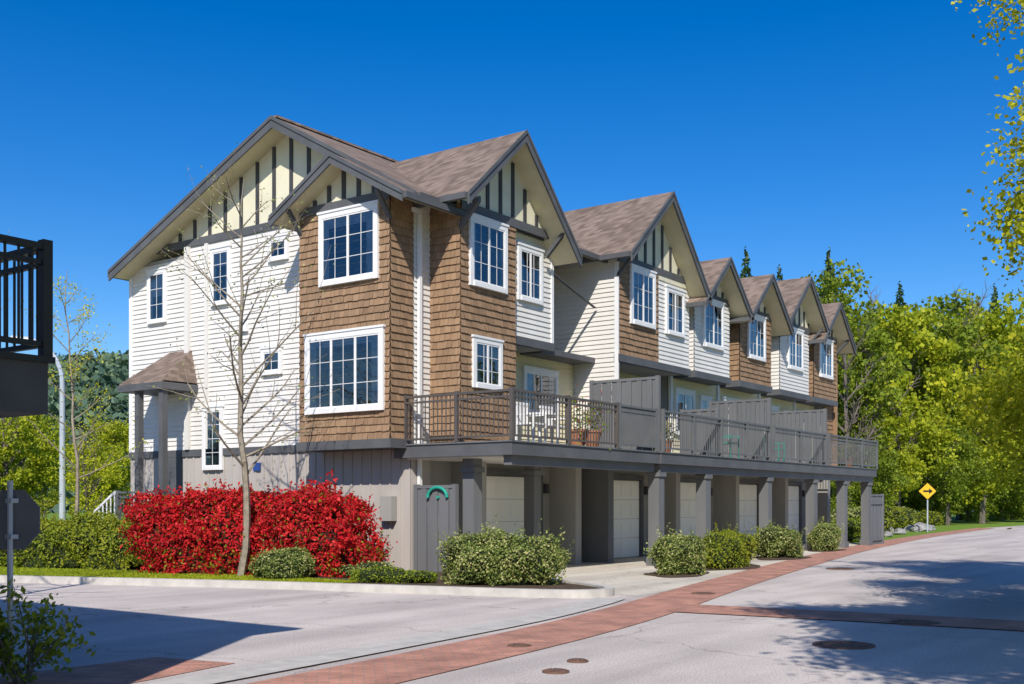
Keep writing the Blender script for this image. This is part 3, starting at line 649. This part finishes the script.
for i,(x,y,rx,ry,h) in enumerate([(21.9,11.25,.8,.5,.78),(25.2,11.6,1.2,.6,.85),(30.2,12.2,1.0,.6,.8),(36.0,13.0,.9,.5,.9)]):
    bedpatch(x,y,rx*1.35,ry*1.3,.2)
    shrub('round_shrub',x,y,rx,ry,h,M['leafV' if i!=1 else 'leafH'],6500,.06,.2,z=.03,seed=20+i,lump=1.9,shoots=90)
shrub('round_shrub',26.8,12.2,.5,.4,.7,M['leafG'],2500,.06,0,z=.02,seed=31,lump=1.5)
for i,(x,y) in enumerate([(46,15.3),(49,16.5),(52.5,17),(57,18.4),(62,20),(67,20),(60,22),(75,22),(82,22)]):
    shrub('round_shrub',x,y,1.1+.4*(i%3),1,1.0+.35*(i%2),M[['leafG','leafV','leafH'][i%3]],2500,.12,0,z=-.03,seed=40+i,lump=1.5)
rng=np.random.default_rng(77); E=empty('foreground_shrub',(5.3,9.15,0)); segs=[];tips=[]
for i in range(15):
    a=rng.uniform(0,6.28); grow(Vector((rng.normal()*.05,rng.normal()*.05,0)),Vector((math.cos(a)*.6,math.sin(a)*.6,1)).normalized(),rng.uniform(.45,.9),.012,1,2,segs,tips,.2,.02,1,.7,4,.45)
segmesh('stems',segs,M['bark'],E,4); leafobj('leaves',cluster(tips,6,.05),.075,M['leafG'],E,.5)
# rocks
global_r=np.random.default_rng(5)
E=empty('garden_rocks')
for i in range(14):
    x=53+global_r.uniform(0,14); y=15.8+ (x-53)*.12+global_r.uniform(.2,1.2); s=global_r.uniform(.2,.5)
    v=[];f=[];a,b=8,5
    for j in range(b+1):
        for k in range(a):
            t=2*math.pi*k/a; w=-1+2*j/b; c=math.sqrt(max(0,1-w*w)); q=1+global_r.uniform(-.15,.15); v.append((x+c*math.cos(t)*s*q*1.3,y+c*math.sin(t)*s*q,w*s*.7*q+s*.3))
    for j in range(b):
        for k in range(a): f.append((j*a+k,j*a+(k+1)%a,(j+1)*a+(k+1)%a,(j+1)*a+k))
    mk('rock',v,f,M['rock'],E)
rng=np.random.default_rng(8); n=26000
t=rng.random(n); gy=14.4+t*15; gx=np.interp(gy,[14.4,16.87,21.35,27,30],[14.45,13.7,12.1,10.0,9.3])+rng.uniform(0,1,n)*np.interp(gy,[14.4,17,21,30],[.5,1.4,2.2,3.0])
leafobj('grass',np.stack([gx,gy,np.full(n,.125)],1),.075,M['leafL'],None,.18)

# ================================================================ BACKGROUND TREES
def crown_pts(rngl,rx,rz,zc,K,per,cr):
    P=[]
    for k in range(K):
        d=rngl.normal(size=3); d/=np.linalg.norm(d); rr=rngl.uniform(.45,1.0)
        c=np.array([d[0]*rx*rr,d[1]*rx*rr,zc+d[2]*rz*rr]); q=rngl.normal(size=(per,3)); q/=np.linalg.norm(q,axis=1)[:,None]
        s=cr*rngl.uniform(.6,1.3); P.append(c+q*s*np.array([1,1,.7])*rngl.uniform(.5,1.05,(per,1)))
    return np.concatenate(P)
BT=empty('distant_trees')
def proto_dec(i,mat,H,rx,rz,K,per,cr,size):
    global rng; rng=np.random.default_rng(100+i)
    P=crown_pts(rng,rx,rz,H-rz,K,per,cr)
    lo=leafobj('tree_crown',P,size,mat,BT,.8)
    segs=[];tips=[]; grow(Vector((0,0,0)),Vector((0,0,1)),H*.78,.2,0,2,segs,tips,.06,.05,3,.75,6,.26)
    so=segmesh('tree_trunk',segs,M['bark'],BT,5); return (lo.data,so.data,lo,so)
def proto_con(i,H,R,mat):
    global rng; rng=np.random.default_rng(200+i); n=9000
    z=H*(.08+.92*(1-np.sqrt(rng.random(n)))); tier=(z*1.3)%1.0; rad=R*(1-z/H)*(1.05-.45*tier); u=rng.uniform(0,6.283,n)
    rad*= .45+.55*np.sqrt(rng.random(n)); rad*=1+.2*np.sin(u*5+z*2)
    P=np.stack([rad*np.cos(u),rad*np.sin(u),z-rad*.25],1); lo=leafobj('tree_crown',P,.34,mat,BT,.4)
    so=segmesh('tree_trunk',[(Vector((0,0,0)),Vector((0,0,H*.95)),.22,.03)],M['bark'],BT,6); return (lo.data,so.data,lo,so)
PR=[proto_dec(0,M['leafL'],12,3.6,4.6,80,120,.95,.28),proto_dec(1,M['leafG'],13,3.4,5.2,85,120,.95,.28),proto_dec(2,M['leafL'],9,3.0,3.6,60,120,.8,.24),proto_dec(3,M['leafG'],10,4.0,3.8,66,130,.95,.26),
    proto_con(4,15,2.8,M['leafD']),proto_dec(5,M['leafY'],11,2.6,4.4,55,45,.7,.20),proto_dec(6,M['leafG'],14,2.2,5.4,34,26,.55,.17)]
used=set()
def place(pi,X,Y,sc,rot,zo=-.05):
    lo,so,l,s=PR[pi]
    for me,orig in((lo,l),(so,s)):
        if (pi,me.name) not in used: used.add((pi,me.name)); o=orig
        else:
            o=bpy.data.objects.new(orig.name.split('.')[0],me); link(o); o.parent=BT
        o.location=(X,Y,zo); o.scale=(sc,sc,sc*random.uniform(.92,1.1)); o.rotation_euler=(0,0,rot)
random.seed(3)
for X,Y,p,sc in [(58,26,1,.85),(62,24.5,4,.95),(66,29,4,1.15),(70,25,1,1.2),(74,30,4,1.25),(63,33,4,1.05),(72,36,0,1.3),(78,27,0,1.25),(80,23.5,2,1.2),(84,30,4,1.4),(88,26,0,1.4),(92,23,1,1.3),(96,28,4,1.5),(100,22,0,1.5),(108,26,1,1.7),(104,33,0,1.7),
    (112,20,0,1.5),(118,25,4,1.5),(90,20,2,1.1),(99,17.5,3,1.0),(122,16,0,1.7),(130,20,1,1.8),(128,10,0,1.7),(68,21.6,3,.55),(74,22.5,2,.7),(83,20.8,3,.7),(60,27,5,.85),(77,33,5,1.3),(66,22.3,6,1.05),(71,23.3,6,1.2)]:
    place(p,X,Y,sc,random.uniform(0,6))
for X,Y,p,sc in [(112,23,3,.9),(118,23.5,2,1.0),(105,21.5,3,.8),(124,25,3,1.0),(108,24,2,.9),(132,26,3,1.2),(98,23,3,.8),(92,24,3,.8),(128,23.5,2,1.2),(86,23.5,3,.8),(120,21,3,.8),(138,24,3,1.3),(64,23.2,3,.5),(70,22.5,3,.6)]:
    place(p,X,Y,sc,random.uniform(0,6),-2.2*sc)
for X,Y,p,sc in [(20,42,0,.55),(22,48,2,.75),(15,46,3,.65),(26,46,2,.65),(18,52,0,.65),(12,50,5,.8),(25,55,3,.7),(30,52,2,.7),(21,60,0,.65),(14,58,2,.8),(30,60,0,.6),(36,60,1,.5),(28,68,4,.6),(20,70,1,.65),(36,70,4,.6),(24,37,5,.42),(8,44,3,.6),(27,41,2,.5),(31,46,0,.45)]:
    place(p,X,Y,sc,random.uniform(0,6))
for X,Y,p,sc in [(-25,5,1,1),(-18,-12,0,1),(5,-22,3,1),(25,-14,1,1),(55,-12,3,1)]:
    place(p,X,Y,sc,random.uniform(0,6))
def hills():
    V=[];Fc=[];na,nr=90,10; h=np.random.default_rng(4)
    ph=h.uniform(0,6,8)
    def HH(a,j):
        H=(34+4*np.sin(a*5+ph[0])+2.5*np.sin(a*23+ph[1]))*np.sin(np.minimum(1,j/7)*math.pi/2)
        fade=1/(1+np.exp(-(a-.68)*14)); return H*(.22+fade*np.clip(1.42-(a-.93)*3.0,.5,1.6))
    for j in range(nr+1):
        for i in range(na+1):
            a=math.radians(-20+ i*150/na); d=190+j*30
            V.append((math.cos(a)*d,math.sin(a)*d,-1+float(HH(a,j))+h.uniform(-1.6,1.8)))
    for j in range(nr):
        for i in range(na): k=j*(na+1)+i; Fc.append((k,k+1,k+na+2,k+na+1))
    mk('hills',V,Fc,pmat('hazed_forested_hill',(0.09,0.15,0.10),(0.055,0.10,0.08),.09,1.0,1.0,.5))  # hill greens lightened to paint in the distance haze
    n=50000; a=np.radians(h.uniform(40,85,n)); j=h.uniform(0,7.5,n); d=190+j*30
    leafobj('hill_forest',np.stack([np.cos(a)*d,np.sin(a)*d,HH(a,j)+h.uniform(-.5,5.0,n)*h.random(n)],1),2.2,M['leafF'],None,.7)
hills()

# ================================================================ STREET FURNITURE
L_=Bld('street_lamp'); lx,ly=23.9,38.6
L_.cyl('pole','metal',(lx,ly,0),(lx,ly,6.2),.13,.10); L_.cyl('base','metal',(lx,ly,0),(lx,ly,.5),.2,.17)
pv=Vector((lx,ly,6.2)); rr=Vector((-.585,.81,0))
for i in range(1,9):
    t=i/8*math.radians(80); q=Vector((lx,ly,6.2))+Vector((0,0,1))*math.sin(t)*1.7+rr*(1-math.cos(t))*1.5; L_.cyl('arm','metal',pv,q,.095,.085,8); pv=q
L_.cyl('luminaire','metal',pv,pv+rr*.7+Vector((0,0,.02)),.12,.17,10); L_.done()

S_=Bld('warning_sign'); sx,sy=62.0,16.6
S_.cyl('post','metal',(sx,sy,0),(sx,sy,2.4),.04)
nd=Vector((-.96,-.27,0)); ud=Vector((.27,-.96,0))
def plate(B_,part,mat,c,ud,nd,pts,n0,n1):
    c=Vector(c); A=[tuple(c+ud*a+Vector((0,0,b))+nd*n0) for a,b in pts]; C=[tuple(c+ud*a+Vector((0,0,b))+nd*n1) for a,b in pts]; k=len(pts)
    B_.add(part,mat,A+C,[tuple(range(k))[::-1],tuple(range(k,2*k))]+[(i,(i+1)%k,k+(i+1)%k,k+i) for i in range(k)])
zc=2.25
plate(S_,'border','black',(sx,sy,zc),ud,nd,[(0,-.48),(.48,0),(0,.48),(-.48,0)],.04,.05)
plate(S_,'face','yellow',(sx,sy,zc),ud,nd,[(0,-.45),(.45,0),(0,.45),(-.45,0)],.051,.06)
plate(S_,'symbol','black',(sx,sy,zc),ud,nd,[(-.22,-.05),(.08,-.05),(.08,-.16),(.28,0),(.08,.16),(.08,.05),(-.22,.05)],.061,.065)
S_.done()

T_=Bld('stop_sign'); sx,sy=5.27,9.33
T_.cyl('post','metal',(sx,sy,0),(sx,sy,1.8),.026)
nd=Vector((.9,.43,0)).normalized(); ud=Vector((.43,-.9,0)).normalized()
oc=[(.29*math.cos(math.radians(22.5+45*i)),.29*math.sin(math.radians(22.5+45*i))) for i in range(8)]
plate(T_,'sign_back','signback',(sx,sy,1.45),ud,nd,oc,.035,.042)
T_.box('bracket','metal',sx-.02,sx+.05,sy-.05,sy+.05,1.60,1.64); T_.box('bracket','metal',sx-.02,sx+.05,sy-.05,sy+.05,1.28,1.32)
T_.done()

manhole(12.1,4.15,.34); manhole(14.9,4.15,.33); manhole(9.9,7.05,.14) ; manhole(8.6,5.7,.13); manhole(17.5,8.5,.22); manhole(26.0,9.0,.33); manhole(9.3,5.9,.11)

H_=Bld('garden_hose')
prev=None
for i in range(13):
    t=math.pi*i/12; q=Vector((18.27,15.0+.27*math.cos(t)+.2,1.72+.22*math.sin(t)))
    if prev is not None: H_.cyl('hose_coil','teal',prev,q,.035,.035,8)
    prev=q
H_.cyl('hook','teal',(18.27,15.2,1.72),(18.35,15.2,1.72),.03); H_.done()

def chair(name,x,y,z,mat,w=.5):
    c=Bld(name)
    for dx in(0,w-.04):
        for dy in(0,w-.04): c.box('leg',mat,x+dx,x+dx+.04,y+dy,y+dy+.04,z,z+.43)
    c.box('seat',mat,x,x+w,y,y+w,z+.43,z+.47)
    for i in range(5): c.box('back_slat',mat,x+.02+i*.105,x+.08+i*.105,y+w-.03,y+w,z+.47,z+.88)
    c.box('back_rail',mat,x,x+w,y+w-.035,y+w+.005,z+.88,z+.94)
    for dx in(0,w-.04): c.box('arm',mat,x+dx,x+dx+.04,y,y+w-.04,z+.64,z+.67); c.box('arm_post',mat,x+dx,x+dx+.04,y,y+.04,z+.47,z+.64)
    c.done()
chair('patio_chair',19.5,13.5,ZD,'white'); chair('patio_chair',20.6,13.6,ZD,'white'); chair('patio_chair',29.2,13.3,ZD,'teal',.6); chair('patio_chair',33.5,13.6,ZD,'teal')
def pot(x,y,z,s,seed):
    p=Bld('potted_plant'); p.cyl('pot','terracotta',(x,y,z),(x,y,z+.3*s),.11*s,.17*s,14); p.cyl('rim','terracotta',(x,y,z+.27*s),(x,y,z+.31*s),.185*s,.185*s,14); e=p.done()
    global rng; rng=np.random.default_rng(seed); q=rng.normal(size=(260,3))*np.array([.13,.13,.16])*s+np.array([x,y,z+.5*s]); leafobj('leaves',q,.08,M['leafG'],e)
    q=rng.normal(size=(40,3))*np.array([.13,.13,.12])*s+np.array([x,y,z+.6*s]); leafobj('flowers',q,.06,M['leafR'],e)
pot(21.75,13.4,ZD,1.3,3); pot(22.05,14.0,ZD,1.5,4); pot(25.4,13.4,ZD,1.1,5); pot(39.5,13.4,ZD,1.2,6)
t=Bld('patio_table'); t.cyl('top','white',(20.3,13.9,ZD+.68),(20.3,13.9,ZD+.72),.4,.4,20); t.cyl('stem','white',(20.3,13.9,ZD),(20.3,13.9,ZD+.68),.03); t.cyl('foot','white',(20.3,13.9,ZD),(20.3,13.9,ZD+.03),.22,.2,16); t.done()

# ================================================================ LIGHT + WORLD
el=math.radians(41); az=math.radians(32)
S=Vector((-math.cos(az)*math.cos(el),-math.sin(az)*math.cos(el),math.sin(el)))
sd=bpy.data.lights.new('sun','SUN'); sd.energy=5.0; sd.angle=math.radians(.5); sd.color=(1,.95,.87)
so=bpy.data.objects.new('sun',sd); link(so); so.rotation_euler=S.to_track_quat('Z','Y').to_euler()
w=bpy.data.worlds.new('World'); scene.world=w; w.use_nodes=True; N=w.node_tree.nodes; L=w.node_tree.links
sk=N.new('ShaderNodeTexSky'); sk.sky_type='NISHITA'; sk.sun_disc=False; sk.sun_elevation=el; sk.sun_rotation=math.atan2(S.x,S.y)%(2*math.pi)
sk.air_density=1.0; sk.dust_density=0.5; sk.ozone_density=4.0; sk.altitude=300
hs=N.new('ShaderNodeHueSaturation'); hs.inputs['Saturation'].default_value=1.42; hs.inputs['Hue'].default_value=.51
bg=N['Background']; bg.inputs['Strength'].default_value=0.14
L.new(sk.outputs[0],hs.inputs['Color']); L.new(hs.outputs[0],bg.inputs[0])

# ================================================================ CAMERA
cd=bpy.data.cameras.new('camera'); cam=bpy.data.objects.new('camera',cd); link(cam)
cd.sensor_width=36; cd.lens=36*1091/1024; cd.shift_y=(503-342)/1024; cd.clip_end=3000; cd.clip_start=.05
cam.location=(0,0,1.6); fwd=Vector((.8107,.5855,0)); cam.rotation_euler=(-fwd).to_track_quat('Z','Y').to_euler()
scene.camera=cam
